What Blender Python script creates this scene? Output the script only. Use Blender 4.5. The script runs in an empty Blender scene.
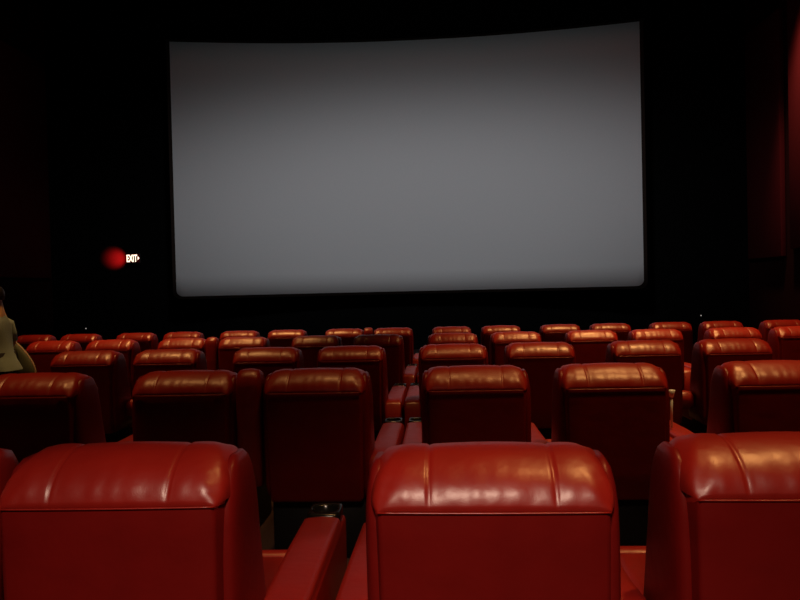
import bpy, bmesh, math, random
from mathutils import Vector, Matrix
random.seed(4)
sc = bpy.context.scene
COL = sc.collection
PI = math.pi

# ------------------------------------------------------------------ camera
EYE = 1.43
F_PX, PITCH, ROLL, YAW = 720.0, -0.0167, 0.0233, 0.0556
cam = bpy.data.cameras.new('camera'); cam_o = bpy.data.objects.new('camera', cam); COL.objects.link(cam_o)
cam.sensor_fit = 'HORIZONTAL'; cam.sensor_width = 36.0; cam.lens = 36.0 * F_PX / 800.0
cam.clip_start = 0.05; cam.clip_end = 200
fw = Vector((-math.sin(YAW) * math.cos(PITCH), math.cos(YAW) * math.cos(PITCH), math.sin(PITCH)))
rt = Vector((math.cos(YAW), math.sin(YAW), 0)); up = rt.cross(fw)
r2 = rt * math.cos(ROLL) - up * math.sin(ROLL); u2 = up * math.cos(ROLL) + rt * math.sin(ROLL)
M = Matrix((r2, u2, -fw)).transposed().to_4x4(); M.translation = (0, 0, EYE)
cam_o.matrix_world = M
sc.camera = cam_o

# ------------------------------------------------------------------ world, lights, exposure
w = bpy.data.worlds.new('world'); sc.world = w; w.use_nodes = True
bg = w.node_tree.nodes['Background']; bg.inputs[0].default_value = (1.0, 0.8, 0.7, 1); bg.inputs[1].default_value = 0.0008
sc.view_settings.view_transform = 'Standard'; sc.view_settings.look = 'None'
sc.view_settings.exposure = 0.0; sc.view_settings.gamma = 1.0; sc.view_settings.use_curve_mapping = False

def spot(name, loc, aim, power, color, angle, blend=0.6, radius=0.15, scale=(1, 1, 1)):
    l = bpy.data.lights.new(name, 'SPOT'); l.energy = power; l.color = color
    l.spot_size = math.radians(angle); l.spot_blend = blend; l.shadow_soft_size = radius
    o = bpy.data.objects.new(name, l); COL.objects.link(o); o.location = loc; o.scale = scale
    o.rotation_euler = (Vector(aim) - Vector(loc)).to_track_quat('-Z', 'Y').to_euler()
    return o

WARM = (1.0, 0.47, 0.14)
for X, y, p, cone in ((2.7, 2.6, 1150, 58), (2.7, 6.6, 1750, 56), (2.9, 10.6, 2000, 60), (-3.5, 3.4, 640, 42), (-3.9, 6.8, 1300, 46), (-3.6, 10.8, 2000, 52), (-0.7, 4.6, 380, 40)):  # the last, central spot is an added fill for the middle seat tops
    spot('downlight_and_fill', (X, y, 8.7), (X, y, 0), p, WARM, cone, 0.8, 0.22)
spot('panel_fill', (6.7, 15.3, 8.9), (7.9, 15.6, 3.4), 1100, (1.0, 0.5, 0.35), 44, 1.0, 0.2)  # unseen spot added to brighten the red panel at right
# added unseen spots: a broad dim fill and a brighter low band on the screen
spot('screen_fill', (-0.6, 5.0, 8.6), (-0.6, 18.2, 4.2), 270, (0.86, 0.97, 1.0), 88, 1.0, 0.3, (1.0, 0.62, 1))
spot('screen_fill', (-0.4, 5.0, 8.5), (-0.4, 18.2, 3.05), 1450, (0.93, 0.95, 1.0), 88, 1.0, 0.6, (0.9, 0.335, 1))
# downlight above and behind the nearest row
spot('back_downlight', (-0.15, -1.35, 3.6), (-0.2, 0.90, 0), 560, (1.0, 0.70, 0.52), 62, 1.0, 0.22)

# ------------------------------------------------------------------ materials
def principled(name, base, rough=0.5, spec=0.5):
    m = bpy.data.materials.new(name); m.use_nodes = True
    b = m.node_tree.nodes['Principled BSDF']
    b.inputs['Base Color'].default_value = (*base, 1); b.inputs['Roughness'].default_value = rough
    b.inputs['Specular IOR Level'].default_value = spec
    return m, m.node_tree, b

def with_noise(name, base, base2, rough, spec, scale, bump, bdist=0.002, detail=4):
    m, nt, b = principled(name, base, rough, spec)
    tc = nt.nodes.new('ShaderNodeTexCoord'); n = nt.nodes.new('ShaderNodeTexNoise')
    n.inputs['Scale'].default_value = scale; n.inputs['Detail'].default_value = detail
    nt.links.new(tc.outputs['Object'], n.inputs['Vector'])
    mx = nt.nodes.new('ShaderNodeMix'); mx.data_type = 'RGBA'
    mx.inputs['A'].default_value = (*base, 1); mx.inputs['B'].default_value = (*base2, 1)
    nt.links.new(n.outputs['Fac'], mx.inputs['Factor']); nt.links.new(mx.outputs['Result'], b.inputs['Base Color'])
    if bump:
        bp = nt.nodes.new('ShaderNodeBump'); bp.inputs['Strength'].default_value = bump; bp.inputs['Distance'].default_value = bdist
        nt.links.new(n.outputs['Fac'], bp.inputs['Height']); nt.links.new(bp.outputs['Normal'], b.inputs['Normal'])
    return m

def leather(name, base, spec=0.7):
    m, nt, b = principled(name, base, 0.37, spec)
    tc = nt.nodes.new('ShaderNodeTexCoord')
    n1 = nt.nodes.new('ShaderNodeTexNoise'); n1.inputs['Scale'].default_value = 9; n1.inputs['Detail'].default_value = 3
    n2 = nt.nodes.new('ShaderNodeTexVoronoi'); n2.inputs['Scale'].default_value = 330
    oi = nt.nodes.new('ShaderNodeObjectInfo')
    for n in (n1, n2): nt.links.new(tc.outputs['Object'], n.inputs['Vector'])
    hs = nt.nodes.new('ShaderNodeHueSaturation'); hs.inputs['Color'].default_value = (*base, 1)
    mr = nt.nodes.new('ShaderNodeMapRange'); mr.inputs['To Min'].default_value = 0.85; mr.inputs['To Max'].default_value = 1.15
    nt.links.new(n1.outputs['Fac'], mr.inputs['Value']); nt.links.new(mr.outputs['Result'], hs.inputs['Value'])
    nt.links.new(hs.outputs['Color'], b.inputs['Base Color'])
    b1 = nt.nodes.new('ShaderNodeBump'); b1.inputs['Strength'].default_value = 0.35; b1.inputs['Distance'].default_value = 0.012
    nt.links.new(n1.outputs['Fac'], b1.inputs['Height'])
    b2 = nt.nodes.new('ShaderNodeBump'); b2.inputs['Strength'].default_value = 0.12; b2.inputs['Distance'].default_value = 0.0008
    nt.links.new(n2.outputs['Distance'], b2.inputs['Height']); nt.links.new(b1.outputs['Normal'], b2.inputs['Normal'])
    nt.links.new(b2.outputs['Normal'], b.inputs['Normal'])
    return m

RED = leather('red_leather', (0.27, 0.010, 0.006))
SHADERED = leather('red_leather_shaded', (0.155, 0.005, 0.004), 0.25)  # darker copy of the same leather, shade of backs and sides in its colour
BLACKPLASTIC = principled('black_plastic', (0.006, 0.006, 0.006), 0.18)[0]
BASEMAT = principled('black_base', (0.01, 0.009, 0.009), 0.6, 0.3)[0]
CARPET = with_noise('dark_carpet', (0.055, 0.035, 0.035), (0.085, 0.055, 0.052), 0.95, 0.1, 140, 0.5, 0.004)
BLACKWALL = with_noise('black_wall', (0.0030, 0.0030, 0.0030), (0.0045, 0.0045, 0.0045), 0.95, 0.05, 25, 0.1)
SIDEWALL = with_noise('maroon_wall', (0.030, 0.008, 0.008), (0.045, 0.012, 0.011), 0.95, 0.05, 25, 0.1)
PANELRED = with_noise('red_fabric', (0.11, 0.012, 0.014), (0.16, 0.018, 0.02), 0.95, 0.05, 90, 0.3)
SCREEN = with_noise('screen_white', (0.74, 0.74, 0.75), (0.80, 0.80, 0.80), 0.9, 0.1, 30, 0.0)
MASK = principled('masking_cloth', (0.03, 0.020, 0.016), 0.9, 0.1)[0]
PALE = principled('pale_plastic', (0.66, 0.78, 0.90), 0.4)[0]

# ------------------------------------------------------------------ helpers
def mesh_obj(name, bm, mat, parent=None, smooth=True):
    me = bpy.data.meshes.new(name); bmesh.ops.recalc_face_normals(bm, faces=bm.faces[:]); bm.to_mesh(me); bm.free()
    if smooth:
        for p in me.polygons: p.use_smooth = True
    me.materials.append(mat)
    o = bpy.data.objects.new(name, me); COL.objects.link(o)
    if parent: o.parent = parent
    return o

def tag(o, label, cat, group=None):
    o['label'] = label; o['category'] = cat
    if group: o['group'] = group
    return o

def empty(name, loc, rz=0):
    o = bpy.data.objects.new(name, None); COL.objects.link(o); o.location = loc; o.rotation_euler = (0, 0, rz)
    o.empty_display_size = 0.1
    return o

def structure(name, bm, mat, smooth=False):
    o = mesh_obj(name, bm, mat, None, smooth); o['kind'] = 'structure'; return o

def add_box(bm, x0, x1, y0, y1, z0, z1):
    v = [bm.verts.new((x, y, z)) for x in (x0, x1) for y in (y0, y1) for z in (z0, z1)]
    for f in ((0, 1, 3, 2), (4, 6, 7, 5), (0, 4, 5, 1), (2, 3, 7, 6), (0, 2, 6, 4), (1, 5, 7, 3)):
        bm.faces.new([v[i] for i in f])
    return v

def bevel_all(bm, w, seg=3):
    bmesh.ops.bevel(bm, geom=bm.edges[:], offset=w, segments=seg, profile=0.5, affect='EDGES')

def box_bm(x0, x1, y0, y1, z0, z1, bev=0.0, seg=3):
    bm = bmesh.new(); add_box(bm, x0, x1, y0, y1, z0, z1)
    if bev: bevel_all(bm, bev, seg)
    return bm

def loft(rings, close_ends=True):
    bm = bmesh.new(); n = len(rings[0]); R = [[bm.verts.new(p) for p in r] for r in rings]
    for a, b in zip(R, R[1:]):
        for i in range(n):
            j = (i + 1) % n; bm.faces.new((a[i], a[j], b[j], b[i]))
    if close_ends:
        bm.faces.new(R[0][::-1]); bm.faces.new(R[-1])
    return bm

def tube(bm, pts, r, n=8):
    pts = [Vector(p) for p in pts]; rings = []
    for i, p in enumerate(pts):
        t = (pts[min(i + 1, len(pts) - 1)] - pts[max(i - 1, 0)]).normalized()
        a = t.orthogonal().normalized(); b = t.cross(a)
        rr = r[i] if isinstance(r, (list, tuple)) else r
        rings.append((p, a, b, rr))
    R = [[bm.verts.new(p + (a * math.cos(k * 2 * PI / n) + b * math.sin(k * 2 * PI / n)) * rr) for k in range(n)] for p, a, b, rr in rings]
    # keep the frames aligned by picking the closest rotation
    for i in range(len(R) - 1):
        best = min(range(n), key=lambda s: sum((R[i][k].co - R[i + 1][(k + s) % n].co).length for k in range(n)))
        R[i + 1] = R[i + 1][best:] + R[i + 1][:best]
        for k in range(n):
            j = (k + 1) % n; bm.faces.new((R[i][k], R[i][j], R[i + 1][j], R[i + 1][k]))
    bm.faces.new(R[0][::-1]); bm.faces.new(R[-1])

def ss(a, b, x):
    t = max(0, min(1, (x - a) / (b - a))); return t * t * (3 - 2 * t)

# ------------------------------------------------------------------ the room
XL, XR, YF, YB, ZC = -10.5, 7.95, 19.0, -2.6, 9.2
STEP, PITCHROW, D1 = 0.0514, 2.234, 1.5735
ROW_Y = [D1 + 0.042, D1 + PITCHROW - 0.011, D1 + 2 * PITCHROW - 0.056, D1 + 3 * PITCHROW - 0.027, D1 + 4 * PITCHROW + 0.051]
ROW_DX = [-0.030, 0.044, -0.036, -0.001, 0.023]
def floor_z(row): return -STEP * row

bm = bmesh.new()
edges_y = [YB] + [ROW_Y[r] - 0.35 for r in range(1, 5)] + [YF]
for r in range(5):
    add_box(bm, XL, XR, edges_y[r], edges_y[r + 1], -0.6, floor_z(r))
structure('floor', bm, CARPET)
structure('ceiling', box_bm(XL, XR, YB, YF, ZC, ZC + 0.2), BLACKWALL)
structure('wall_front', box_bm(XL - 0.2, XR + 0.2, YF, YF + 0.2, -0.6, ZC), BLACKWALL)
structure('wall_back', box_bm(XL - 0.2, XR + 0.2, YB - 0.2, YB, -0.6, ZC), BLACKWALL)
structure('wall_left', box_bm(XL - 0.2, XL, YB, YF, -0.6, ZC), SIDEWALL)
structure('wall_right', box_bm(XR, XR + 0.2, YB, YF, -0.6, ZC), SIDEWALL)

def panel(x0, x1, y0, y1, z0, z1, label):
    t = empty('acoustic_panel', ((x0 + x1) / 2, (y0 + y1) / 2, z0))
    dx, dy, h = (x1 - x0) / 2, (y1 - y0) / 2, z1 - z0
    mesh_obj('fabric_face', box_bm(-dx, dx, -dy, dy, 0, h, 0.02, 2), PANELRED, t)
    tag(t, label, 'wall panel')
panel(XR - 0.13, XR - 0.01, 16.95, 18.75, 1.95, 7.6, 'dark red fabric panel on the right wall, the one nearest the screen')
panel(XR - 0.15, XR - 0.01, 12.9, 16.5, 2.1, 7.8, 'brighter red fabric panel cut by the right edge of the photo')
panel(XL + 0.01, XL + 0.13, 16.2, 18.75, 1.9, 7.6, 'faint dark red fabric panel on the left wall beyond the exit sign')

# ------------------------------------------------------------------ cinema screen
SX, SW, SY, SAG, SB, ST = -0.83, 11.514, 17.7, 0.648, EYE - 0.0875, EYE + 6.268
def screen_y(x): u = (x - SX) / (SW / 2); return SY + SAG * (1 - u * u)
scr = empty('cinema_screen', (SX, SY, SB))
def sheet(inner, outer, z0, z1, rc, mat, name, yoff, thick):
    xs = []
    for i in range(97):
        xs.append(-outer + 2 * outer * i / 96)
    for k in range(1, 12):
        d = rc * (1 - math.cos(k * PI / 24)); xs += [-outer + d, outer - d]
    xs = sorted(set(round(x, 5) for x in xs))
    fr, bk = [], []
    bm = bmesh.new()
    for x in xs:
        d = outer - abs(x); lift = rc - math.sqrt(max(0, rc * rc - (rc - d) ** 2)) if d < rc else 0
        y = screen_y(SX + x) - SY + yoff
        fr.append([bm.verts.new((x, y, z0 + lift + (z1 - z0 - lift) * k / 12)) for k in range(13)])
        bk.append([bm.verts.new((x, y + thick, z0 + lift + (z1 - z0 - lift) * k / 12)) for k in range(13)])
    n = len(xs)
    for i in range(n - 1):
        for k in range(12):
            bm.faces.new((fr[i][k], fr[i + 1][k], fr[i + 1][k + 1], fr[i][k + 1]))
            bm.faces.new((bk[i][k], bk[i][k + 1], bk[i + 1][k + 1], bk[i + 1][k]))
        bm.faces.new((fr[i][0], bk[i][0], bk[i + 1][0], fr[i + 1][0]))
        bm.faces.new((fr[i][12], fr[i + 1][12], bk[i + 1][12], bk[i][12]))
    for i in (0, n - 1):
        for k in range(12): bm.faces.new((fr[i][k], fr[i][k + 1], bk[i][k + 1], bk[i][k]))
    return mesh_obj(name, bm, mat, scr)
sheet(0, SW / 2, 0, ST - SB, 0.16, SCREEN, 'screen_surface', 0, 0.02)
sheet(0, SW / 2 + 0.09, -0.07, ST - SB + 0.07, 0.18, MASK, 'masking_border', 0.021, 0.05)
for xx in (-4.2, 0.0, 4.2):
    yb = screen_y(SX + xx) - SY + 0.06
    for zz in (0.8, 5.2): mesh_obj('wall_bracket', box_bm(xx - 0.06, xx + 0.06, yb, YF - SY - 0.01, zz - 0.06, zz + 0.06), MASK, scr, False)
tag(scr, 'large curved blank grey cinema screen on the black front wall', 'screen')

# ------------------------------------------------------------------ recliner seats
SEAM = 0.93          # height of the seam under the headrest
HW = 0.2575          # half width of the rear panel

def headrest_bm():
    prof = [(0.0, 0.0), (0.005, 0.016), (0.014, 0.035), (0.029, 0.056), (0.052, 0.076), (0.082, 0.093), (0.115, 0.106),
            (0.152, 0.113), (0.195, 0.112), (0.235, 0.099), (0.270, 0.072), (0.288, 0.028), (0.284, -0.06), (0.265, -0.14)]
    nu, bm, R = 120, bmesh.new(), []
    for i in range(nu + 1):
        v = i / nu * 2 - 1
        u = 0.4 * v + 0.6 * math.sin(v * PI / 2)
        au = abs(u)
        h = 0.10 + 0.90 * (1 - au ** 9) ** 0.5
        row = []
        for k, (y, z) in enumerate(prof):
            bulge = 0.024 * ss(0, 6, k) * ss(0.5, 1.0, au)
            x = u * HW + math.copysign(bulge, u)
            zz = z * h if z > 0 else z
            yy = y
            if k and z > 0:
                # panel puff, stitched grooves and gathers at the ends
                seam = math.exp(-((au - 0.545) / 0.011) ** 2)
                puff = 0.004 * math.cos(u / 0.545 * PI / 2) if au < 0.545 else 0.004 * math.sin((au - 0.545) / 0.455 * PI)
                gather = 0.0050 * ss(0.74, 0.92, au) * math.sin(k * 1.9 + au * 26 + (1.3 if u < 0 else 0))
                pinch = 0.0009 * math.sin(u * 31 + 0.8 * math.sin(u * 9)) * math.exp(-((k - 2.0) / 1.4) ** 2)
                amt = (puff - 0.0050 * seam + gather + pinch) * min(1, k / 2.0)
                ny, nz = (y - 0.14), (z + 0.02); l = math.hypot(ny, nz) or 1
                yy += ny / l * amt; zz += nz / l * amt
            row.append(bm.verts.new((x, yy, SEAM + zz)))
        R.append(row)
    m = len(prof)
    for a, b in zip(R, R[1:]):
        for k in range(m - 1): bm.faces.new((a[k], b[k], b[k + 1], a[k + 1]))
        bm.faces.new((a[m - 1], b[m - 1], b[0], a[0]))
    bm.faces.new(R[0]); bm.faces.new(R[-1][::-1])
    return bm

def back_bm():
    rings = []
    for z, wid, yr, yf in ((0.34, 0.244, 0.030, 0.36), (0.36, 0.248, 0.020, 0.37), (0.50, 0.250, 0.012, 0.36), (0.70, 0.254, 0.004, 0.31),
                           (0.86, 0.2565, 0.001, 0.27), (0.925, HW, 0.0, 0.25), (0.931, HW - 0.002, 0.001, 0.24)):
        r = []; c = 0.012
        for k in range(9): r.append((-wid + c + (2 * (wid - c)) * k / 8, yr - 0.004 * math.sin(PI * k / 8), z))
        r += [(wid - c * 0.3, yr + c * 0.3, z), (wid, yr + c, z), (wid + 0.012, yr + 0.07, z), (wid + 0.012, yf - 0.03, z), (wid - 0.02, yf, z)]
        r += [(-wid + 0.02, yf, z), (-wid - 0.012, yf - 0.03, z), (-wid - 0.012, yr + 0.07, z), (-wid, yr + c, z), (-wid + c * 0.3, yr + c * 0.3, z)]
        rings.append(r)
    return loft(rings)

def bolster_bm(s):
    rings = []
    for z, y0, y1, wx in ((0.36, 0.075, 0.42, 0.020), (0.42, 0.050, 0.43, 0.028), (0.60, 0.044, 0.38, 0.032), (0.78, 0.042, 0.330, 0.032), (0.86, 0.046, 0.312, 0.032), (0.92, 0.054, 0.295, 0.031), (0.965, 0.070, 0.275, 0.027), (1.0, 0.095, 0.25, 0.020), (1.018, 0.13, 0.22, 0.010)):
        r = []; cy, hy = (y0 + y1) / 2, (y1 - y0) / 2
        for k in range(24):
            a = k / 24 * 2 * PI; ca, sa = math.cos(a), math.sin(a)
            px = math.copysign(abs(ca) ** 0.75, ca) * wx; py = math.copysign(abs(sa) ** 0.6, sa) * hy
            r.append((s * 0.265 + px, cy + py, z))
        rings.append(r)
    return loft(rings)

def armrest_bm(s):
    x0, x1 = 0.282, 0.420
    rings = []
    outline = [(0.06, 0.02), (1.17, 0.02), (1.205, 0.05), (1.205, 0.515), (1.19, 0.535), (1.045, 0.538), (1.040, 0.560), (1.025, 0.575), (0.7, 0.583), (0.3, 0.580), (0.10, 0.572), (0.06, 0.55)]
    for x, ins in ((x0, 0.014), (x0 + 0.005, 0.004), (x0 + 0.02, 0.0), ((x0 + x1) / 2, -0.004), (x1 - 0.02, 0.0), (x1 - 0.005, 0.004), (x1, 0.014)):
        r = []
        for y, z in outline:
            r.append((s * x, y, z - ins if z > 0.3 else z + ins))
        rings.append(r)
    return loft(rings)

def cup_bm(s):
    # a black moulded end piece with a round recess in it
    bm = bmesh.new(); cx, cy, r0, zt = s * 0.351, 1.122, 0.048, 0.580
    n = 32; rings = []
    sq = []
    for k in range(n):
        a = k / n * 2 * PI; ca, sa = math.cos(a), math.sin(a)
        px = math.copysign(abs(ca) ** 0.35, ca) * 0.064; py = math.copysign(abs(sa) ** 0.45, sa) * 0.082
        sq.append((px, py))
    circ = [(math.cos(k / n * 2 * PI), math.sin(k / n * 2 * PI)) for k in range(n)]
    rings.append([(cx + p * 0.98, cy + q * 0.98, 0.533) for p, q in sq])
    rings.append([(cx + p, cy + q, zt - 0.008) for p, q in sq])
    rings.append([(cx + p * 0.94, cy + q * 0.94, zt) for p, q in sq])
    rings.append([(cx + p * (r0 + 0.004), cy + q * (r0 + 0.004), zt) for p, q in circ])
    rings.append([(cx + p * r0, cy + q * r0, zt - 0.004) for p, q in circ])
    rings.append([(cx + p * r0 * 0.92, cy + q * r0 * 0.92, 0.541) for p, q in circ])
    bm.free()
    return loft(rings)

def center_arm_down_bm(front=1.02):
    x0, x1 = 0.305, 0.425
    outline = [(0.20, 0.46), (0.30, 0.44), (front - 0.06, 0.42), (front - 0.01, 0.46), (front, 0.52), (front - 0.012, 0.562), (front - 0.05, 0.577), (0.62, 0.580), (0.40, 0.585), (0.26, 0.600), (0.20, 0.580)]
    rings = []
    for x, ins in ((x0, 0.02), (x0 + 0.006, 0.006), (x0 + 0.025, 0.0), ((x0 + x1) / 2, -0.005), (x1 - 0.025, 0), (x1 - 0.006, 0.006), (x1, 0.02)):
        rings.append([(-x, y, z - ins if z > 0.5 else z + ins) for y, z in outline])
    return loft(rings)

def center_arm_up_bm():
    x0, x1 = 0.299, 0.429
    outline = [(0.05, 0.42), (0.030, 0.55), (0.022, 0.80), (0.020, 0.96), (0.030, 1.01), (0.060, 1.045), (0.11, 1.055), (0.16, 1.04), (0.19, 1.0), (0.20, 0.9), (0.22, 0.6), (0.22, 0.42)]
    rings = []; cy = 0.11
    for x, ins in ((x0, 0.022), (x0 + 0.004, 0.010), (x0 + 0.014, 0.003), (x0 + 0.035, 0), ((x0 + x1) / 2, -0.003), (x1 - 0.035, 0), (x1 - 0.014, 0.003), (x1 - 0.004, 0.010), (x1, 0.022)):
        rings.append([(-x, y + (ins if y < cy else -ins) , z - ins * 1.2 if z > 0.9 else z) for y, z in outline])
    return loft(rings)

def make_seat():
    t = empty('recliner_seat', (0, 0, 0))
    mesh_obj('seat_back', back_bm(), SHADERED, t)
    h = mesh_obj('headrest', headrest_bm(), RED, t)
    p = bmesh.new()
    tube(p, [(-HW + 0.002 + (2 * HW - 0.004) * k / 20, -0.004 - 0.004 * math.sin(PI * k / 20), SEAM + 0.001) for k in range(21)], 0.0019, 8)
    mesh_obj('piping', p, RED, h)
    for s in (-1, 1): mesh_obj('side_bolster', bolster_bm(s), SHADERED, t)
    mesh_obj('seat_cushion', box_bm(-0.262, 0.262, 0.34, 0.98, 0.28, 0.46, 0.05, 4), RED, t)
    mesh_obj('footrest', box_bm(-0.262, 0.262, 0.985, 1.07, 0.10, 0.45, 0.035, 4), RED, t)
    mesh_obj('base', box_bm(-0.26, 0.26, 0.12, 0.95, 0.0, 0.345, 0.01, 1), BASEMAT, t)
    return t

def parts(t, s, up_arm, own_center, front=1.02):
    pass

PROTO = make_seat()
ARM = {s: mesh_obj('armrest', armrest_bm(s), RED) for s in (-1, 1)}
CUP = {s: mesh_obj('cup_holder', cup_bm(s), BLACKPLASTIC) for s in (-1, 1)}
CENTER_DOWN = mesh_obj('center_armrest', center_arm_down_bm(), RED)
CENTER_SHORT = mesh_obj('center_armrest', center_arm_down_bm(0.78), RED)
CENTER_UP = mesh_obj('center_armrest', center_arm_up_bm(), RED)

def copy_of(o, parent):
    c = o.copy(); COL.objects.link(c); c.parent = parent; return c

def place_seat(col, row, label, center, dx=0, dy=0, dz=0, rz=0):
    k = (col - 1) // 2; right = (col - 1) % 2 == 1
    x = 0.1357 + k * 1.5957 + (0.7281 if right else 0) + ROW_DX[row] + dx
    r = PROTO.copy(); COL.objects.link(r); r.location = (x, ROW_Y[row] + dy, floor_z(row)); r.rotation_euler = (0, 0, rz)
    for ch in PROTO.children:
        c = copy_of(ch, r)
        for g in ch.children: copy_of(g, c)
    s = 1 if right else -1
    a = copy_of(ARM[s], r); copy_of(CUP[s], a)
    if right: copy_of({'down': CENTER_DOWN, 'short': CENTER_SHORT, 'up': CENTER_UP}[center], r)
    tag(r, label, 'seat', 'red leather recliner seats')
    return r

ORD = ['first', 'second', 'third', 'fourth', 'fifth', 'sixth', 'seventh', 'eighth', 'ninth', 'tenth', 'eleventh', 'twelfth', 'thirteenth', 'fourteenth', 'fifteenth']
NEAR = {0: ('red leather recliner at bottom left, its raised armrest cut by the left edge', dict(dx=-0.03, dy=0.02, rz=0.02)),
        1: ('red leather recliner at bottom centre with a broad pale sheen above the seam', dict(dx=0.0, dy=-0.03, rz=-0.012)),
        2: ('red leather recliner at bottom right with two orange streaks on its headrest', dict(dx=0.0, dy=0.05, rz=-0.01))}
for c in (0, 1, 2):
    place_seat(c, 0, NEAR[c][0], {0: 'up', 2: 'short'}.get(c, 'down'), **NEAR[c][1])
ROWNAME = {1: 'second row from camera', 2: 'third row from camera', 3: 'fourth row from camera', 4: 'farthest row below screen'}
UP = {(1, 0), (3, -2), (4, 0)}
for row, c0, c1 in ((1, -2, 3), (2, -3, 4), (3, -5, 6), (4, -7, 7)):
    n = c1 - c0 + 1
    for i, c in enumerate(range(c0, c1 + 1)):
        place = 'leftmost' if i == 0 else 'rightmost' if i == n - 1 else ORD[i] + ' from the left'
        extra = ' with raised armrest' if (row, c) in UP else ''
        place_seat(c, row, 'red leather recliner%s, %s in %s' % (extra, place, ROWNAME[row]), 'up' if (row, c) in UP else 'down')

def remove_tree(o):
    for ch in list(o.children): remove_tree(ch)
    bpy.data.objects.remove(o)
remove_tree(PROTO)
for o in list(ARM.values()) + list(CUP.values()) + [CENTER_DOWN, CENTER_SHORT, CENTER_UP]: bpy.data.objects.remove(o)

# ------------------------------------------------------------------ things
def at(px, py, y):
    """the point on the plane at distance y seen at a pixel of the photograph"""
    d = fw * F_PX + r2 * (px - 400) - u2 * (py - 300)
    return Vector((0, 0, EYE)) + d * (y / d.y)

# exit sign on a bracket off the front wall
EX = at(133, 258.3, 18.70)
ex = empty('exit_sign', EX)
HOUSING = principled('sign_housing', (0.012, 0.010, 0.010), 0.5)[0]
FACE = principled('sign_red_face', (0.20, 0.004, 0.004), 0.4)[0]
def emitter(name, col, strength):
    m, nt, b = principled(name, (0.8, 0.8, 0.8), 0.5)
    b.inputs['Emission Color'].default_value = (*col, 1); b.inputs['Emission Strength'].default_value = strength
    return m
LIT = emitter('lit_letters', (1.0, 0.75, 0.55), 2.2)
LITRED = emitter('lit_red', (1.0, 0.02, 0.01), 0.5)
mesh_obj('housing', box_bm(-0.195, 0.195, 0.0, 0.06, -0.125, 0.125, 0.008, 2), HOUSING, ex, False)
mesh_obj('bracket', box_bm(-0.03, 0.03, 0.06, YF - EX.y, -0.03, 0.03, 0.004, 1), HOUSING, ex, False)
mesh_obj('face_plate', box_bm(-0.180, 0.180, -0.006, 0.0, -0.11, 0.11), FACE, ex, False)
cu = bpy.data.curves.new('letters', 'FONT'); cu.body = 'EXIT'; cu.size = 0.255; cu.align_x = 'CENTER'; cu.align_y = 'CENTER'; cu.extrude = 0.002; cu.offset = 0.006
to = bpy.data.objects.new('letters', cu); COL.objects.link(to)
bpy.context.view_layer.update()
me = bpy.data.meshes.new_from_object(to.evaluated_get(bpy.context.evaluated_depsgraph_get())); bpy.data.objects.remove(to)
xs = [v.co.x for v in me.vertices]; ys = [v.co.y for v in me.vertices]
sx, sy = 0.285 / (max(xs) - min(xs)), 0.19 / (max(ys) - min(ys)); mx_, my_ = (max(xs) + min(xs)) / 2, (max(ys) + min(ys)) / 2
for v in me.vertices:
    v.co = ((v.co.x - mx_) * sx - 0.026, -0.009 - v.co.z * 0.5, (v.co.y - my_) * sy)
me.materials.clear(); me.materials.append(LIT)
lo = bpy.data.objects.new('letters', me); COL.objects.link(lo); lo.parent = ex
bm = bmesh.new()
tri = [(0.132, -0.05), (0.176, 0.0), (0.132, 0.05)]
loft_b = [[(x, -0.012, z) for x, z in tri], [(x, -0.006, z) for x, z in tri]]
bm.free(); mesh_obj('arrow', loft(loft_b), LIT, ex, False)
mesh_obj('side_lens', box_bm(-0.199, -0.195, 0.015, 0.045, -0.09, 0.09), LITRED, ex, False)
tag(ex, 'small lit red and white EXIT sign with an arrow on the front wall', 'exit sign')
so = spot('exit_sign_glow', (EX.x - 0.36, EX.y - 0.14, EX.z), (EX.x - 0.56, YF, EX.z + 0.02), 650.0, (1.0, 0.012, 0.012), 68, 1.0, 0.03)

# tiny floor-level lights on the front wall
for px, py, lab in ((86, 328.5, 'tiny white pilot light low on the front wall under the exit sign'), (701, 315.5, 'tiny dim pilot light low on the front wall, right of the screen')):
    p = at(px, py, YF - 0.02)
    t = empty('pilot_light', p)
    mesh_obj('rim', box_bm(-0.03, 0.03, 0.0, 0.02, -0.03, 0.03, 0.004, 1), HOUSING, t)
    mesh_obj('lens', box_bm(-0.014, 0.014, -0.008, 0.0, -0.014, 0.014, 0.004, 1), emitter('pilot_lens', (1, 0.9, 0.8), 0.35), t)
    tag(t, lab, 'light')

# pale stick standing in the cup holder between the second-row seats at right
bm = bmesh.new()
X0, Y0, Z0 = 1.405, 4.50, floor_z(1) + 0.584
ztop = at(671, 390, Y0).z; xtop = at(671.5, 390, Y0).x
tube(bm, [(X0 - 0.0, Y0, Z0), ((X0 + xtop) / 2, Y0, (Z0 + ztop) / 2), (xtop, Y0, ztop - 0.045)], 0.0075, 10)
bm2 = bm
st = empty('stick', (X0, Y0, Z0))
for v in bm.verts: v.co -= Vector((X0, Y0, Z0))
mesh_obj('stem', bm, PALE, st)
bm = bmesh.new(); q = Vector((xtop - X0, 0, ztop - Z0))
tube(bm, [q + Vector((0, 0, -0.045)), q + Vector((0, 0, -0.02)), q], [0.011, 0.017, 0.022], 12)
mesh_obj('cap', bm, PALE, st)
tag(st, 'thin pale stick with a wider cap standing on an armrest, right of the second row', 'stick')

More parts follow.
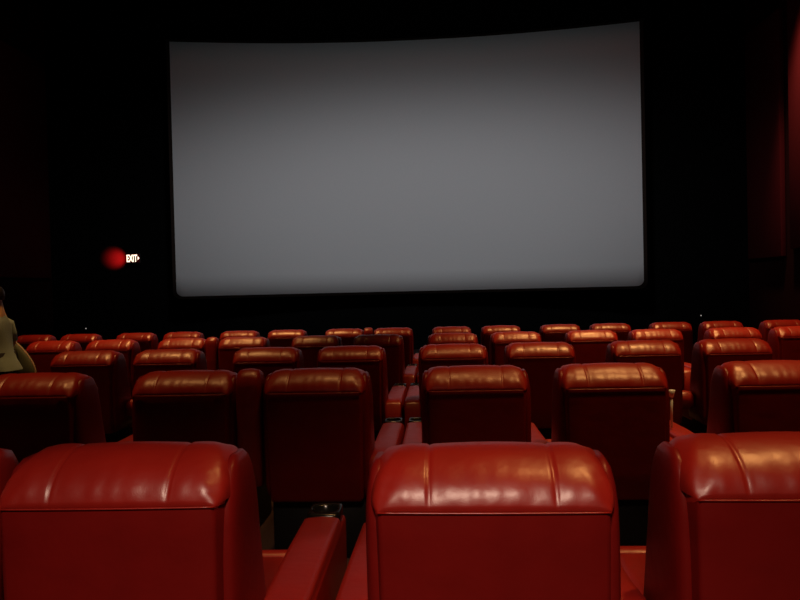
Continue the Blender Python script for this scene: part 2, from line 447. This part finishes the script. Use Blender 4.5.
# ------------------------------------------------------------------ person standing at the left edge, side on, facing left
SKIN = principled('skin', (0.62, 0.40, 0.22), 0.5)[0]
SHIRT = with_noise('olive_grey_cloth', (0.22, 0.31, 0.31), (0.29, 0.39, 0.38), 0.9, 0.1, 60, 0.4, 0.006)
TROUSER = with_noise('dark_cloth', (0.02, 0.02, 0.025), (0.03, 0.03, 0.035), 0.9, 0.1, 80, 0.2)
HAIR = principled('dark_hair', (0.008, 0.006, 0.005), 0.5)[0]
BAGM = with_noise('olive_canvas', (0.09, 0.11, 0.08), (0.13, 0.15, 0.11), 0.85, 0.15, 120, 0.3, 0.003)
LITEDGE = principled('lit_edge_tone', (0.45, 0.30, 0.24), 0.6)[0]  # light catching the bag's curved edge, put into a pale colour

def skin_mesh(name, verts, edges, radii, mat, parent, root=0, sub=2):
    me = bpy.data.meshes.new(name); me.from_pydata(verts, edges, [])
    o = bpy.data.objects.new(name, me); COL.objects.link(o)
    o.modifiers.new('skin', 'SKIN')
    for i, r in enumerate(radii):
        rr = r if isinstance(r, tuple) else (r, r)
        me.skin_vertices[0].data[i].radius = rr
    me.skin_vertices[0].data[root].use_root = True
    sm = o.modifiers.new('sub', 'SUBSURF'); sm.levels = sub; sm.render_levels = sub
    bpy.context.view_layer.update()
    m2 = bpy.data.meshes.new_from_object(o.evaluated_get(bpy.context.evaluated_depsgraph_get()))
    bpy.data.objects.remove(o)
    for p in m2.polygons: p.use_smooth = True
    m2.materials.clear(); m2.materials.append(mat)
    r = bpy.data.objects.new(name, m2); COL.objects.link(r); r.parent = parent
    return r

PY = ROW_Y[2] + 1.62
P0 = at(-2, 320, PY); P0.z = floor_z(2)
per = empty('person', P0)
# local frame: faces -x, left side towards -y (the camera)
V, Ed, Rd = [], [], []
def add(p, r, parent=None):
    V.append(p); Rd.append(r)
    if parent is not None: Ed.append((parent, len(V) - 1))
    return len(V) - 1
pel = add((0.0, 0, 0.90), 0.125)
wa = add((-0.015, 0, 1.03), 0.095, pel); ch = add((-0.02, 0, 1.17), 0.088, wa); ub = add((0.0, 0, 1.27), 0.068, ch)
nk = add((0.012, 0, 1.375), 0.062, ub); nk2 = add((0.004, 0, 1.43), 0.060, nk)
hd = add((-0.045, 0, 1.50), 0.086, nk2); hd2 = add((-0.035, 0, 1.57), 0.092, hd); add((-0.03, 0, 1.625), 0.06, hd2)
hands = {}
for s in (-1, 1):
    sh = add((0.0, s * 0.160, 1.235), 0.055, ub); el = add((0.03, s * 0.215, 1.02), 0.042, sh); wr = add((-0.10, s * 0.19, 0.82), 0.028, el)
    pa = add((-0.145, s * 0.18, 0.755), (0.036, 0.022), wr); hands[s] = pa
    hp = add((0.0, s * 0.09, 0.83), 0.092, pel); kn = add((-0.01, s * 0.10, 0.47), 0.058, hp); an = add((0.02, s * 0.10, 0.09), 0.042, kn)
    add((-0.05, s * 0.10, 0.04), 0.036, an); add((-0.14, s * 0.11, 0.035), 0.028, len(V) - 1)
    base = Vector(V[pa])
    for k, (dy, ln) in enumerate(((-0.026, 0.068), (-0.009, 0.080), (0.009, 0.074), (0.026, 0.056))):
        a = add(tuple(base + Vector((dy * 0.6 - 0.02, dy, -0.03))), 0.0095, pa)
        b = add(tuple(base + Vector((dy * 0.6 - 0.032, dy, -0.03 - ln * 0.55))), 0.009, a)
        add(tuple(base + Vector((dy * 0.6 - 0.026, dy, -0.03 - ln))), 0.0075, b)
    a = add(tuple(base + Vector((-0.045, 0.0, 0.015))), 0.0105, pa); add(tuple(base + Vector((-0.068, 0.0, -0.025))), 0.009, a)
skin_mesh('body', V, Ed, Rd, SKIN, per)
def blob(name, c, r, mat, n=20, keep=None):
    bm = bmesh.new(); bmesh.ops.create_uvsphere(bm, u_segments=n, v_segments=n, radius=1)
    if keep: bmesh.ops.delete(bm, geom=[v for v in bm.verts if not keep(v.co)], context='VERTS')
    for v in bm.verts: v.co = Vector((v.co.x * r[0] + c[0], v.co.y * r[1] + c[1], v.co.z * r[2] + c[2]))
    return mesh_obj(name, bm, mat, per)
blob('hair', (-0.022, 0, 1.560), (0.098, 0.090, 0.110), HAIR, 24, lambda p: p.z > 0.0 + p.x * -0.75)
bm = bmesh.new(); tube(bm, [(-0.112, 0, 1.535), (-0.132, 0, 1.508), (-0.110, 0, 1.495)], [0.008, 0.015, 0.010], 8); mesh_obj('nose', bm, SKIN, per)
for s in (-1, 1):
    blob('ear', (-0.02, s * 0.084, 1.515), (0.018, 0.010, 0.030), SKIN, 12)
    blob('eye', (-0.104, s * 0.032, 1.538), (0.010, 0.012, 0.008), HAIR, 10)
blob('mouth', (-0.108, 0, 1.470), (0.008, 0.024, 0.007), principled('lip', (0.3, 0.1, 0.07), 0.5)[0], 10)
# shirt: torso loft with a hem that flares at the hip, and two short sleeves
rings = []
for z, fx, bx, hy in ((0.735, -0.165, 0.215, 0.205), (0.75, -0.165, 0.212, 0.205), (0.85, -0.150, 0.160, 0.185), (0.95, -0.145, 0.125, 0.170), (1.05, -0.140, 0.110, 0.165), (1.15, -0.145, 0.102, 0.175), (1.24, -0.13, 0.098, 0.165), (1.29, -0.105, 0.085, 0.115), (1.33, -0.075, 0.068, 0.075), (1.35, -0.062, 0.060, 0.060)):
    rings.append([((fx + bx) / 2 + math.copysign(abs(math.cos(a)) ** 0.85, math.cos(a)) * (bx - fx) / 2 + 0.006 * math.sin(5 * a + z * 9), math.copysign(abs(math.sin(a)) ** 0.8, math.sin(a)) * hy, z) for a in [k / 32 * 2 * PI for k in range(32)]])
mesh_obj('shirt', loft(rings, False), SHIRT, per)
for s in (-1, 1):
    bm = bmesh.new(); tube(bm, [(0.0, s * 0.12, 1.265), (0.003, s * 0.165, 1.235), (0.018, s * 0.195, 1.13), (0.028, s * 0.212, 1.04)], [0.05, 0.070, 0.062, 0.058], 16); mesh_obj('sleeve', bm, SHIRT, per)
    bm = bmesh.new(); tube(bm, [(0.0, s * 0.085, 0.93), (0.0, s * 0.092, 0.80), (-0.01, s * 0.10, 0.47), (0.02, s * 0.10, 0.09)], [0.125, 0.108, 0.078, 0.070], 18); mesh_obj('trouser_leg', bm, TROUSER, per)
    bm = bmesh.new(); tube(bm, [(0.075, s * 0.10, 0.045), (0.02, s * 0.10, 0.055), (-0.06, s * 0.105, 0.048), (-0.15, s * 0.11, 0.036), (-0.185, s * 0.11, 0.032)], [0.035, 0.054, 0.048, 0.036, 0.022], 14)
    for v in bm.verts: v.co.z = max(v.co.z, 0.0)
    mesh_obj('shoe', bm, TROUSER, per)
tag(per, 'person in a pale olive grey top standing side on at the left edge', 'person')

# olive bag carried behind the hip
BY = PY + 0.335
b0 = at(15, 341, BY); b1 = at(36.5, 374, BY)
hgt = 0.46; wid = b1.x - b0.x
bag = empty('bag', (b0.x - 0.02, BY, b0.z - hgt))
rings = []
prof = []
for k in range(25):
    t = k / 24                       # 0 bottom .. 1 top
    right = wid * (1.0 - max(0, (t - 0.2) / 0.8) ** 1.75) + 0.02
    left = -0.03 + 0.04 * t
    if t < 0.12: right -= 0.04 * (1 - t / 0.12) ** 2
    prof.append((left, max(right, left + 0.02), t * hgt))
for x0, x1, z in prof:
    th = 0.055 * (1 - (2 * z / hgt - 1) ** 4 * 0.7); cxx = (x0 + x1) / 2; hx = (x1 - x0) / 2
    rings.append([(cxx + math.copysign(abs(math.cos(a)) ** 0.7, math.cos(a)) * hx, math.sin(a) * th, z) for a in [j / 24 * 2 * PI for j in range(24)]])
mesh_obj('bag_body', loft(rings), BAGM, bag)
bm = bmesh.new(); tube(bm, [(p[1] - 0.004, -0.012, p[2]) for p in prof], 0.008, 8); mesh_obj('lit_edge', bm, LITEDGE, bag)
tag(bag, 'dark olive rounded bag with a paler curved edge behind the person at left', 'bag')
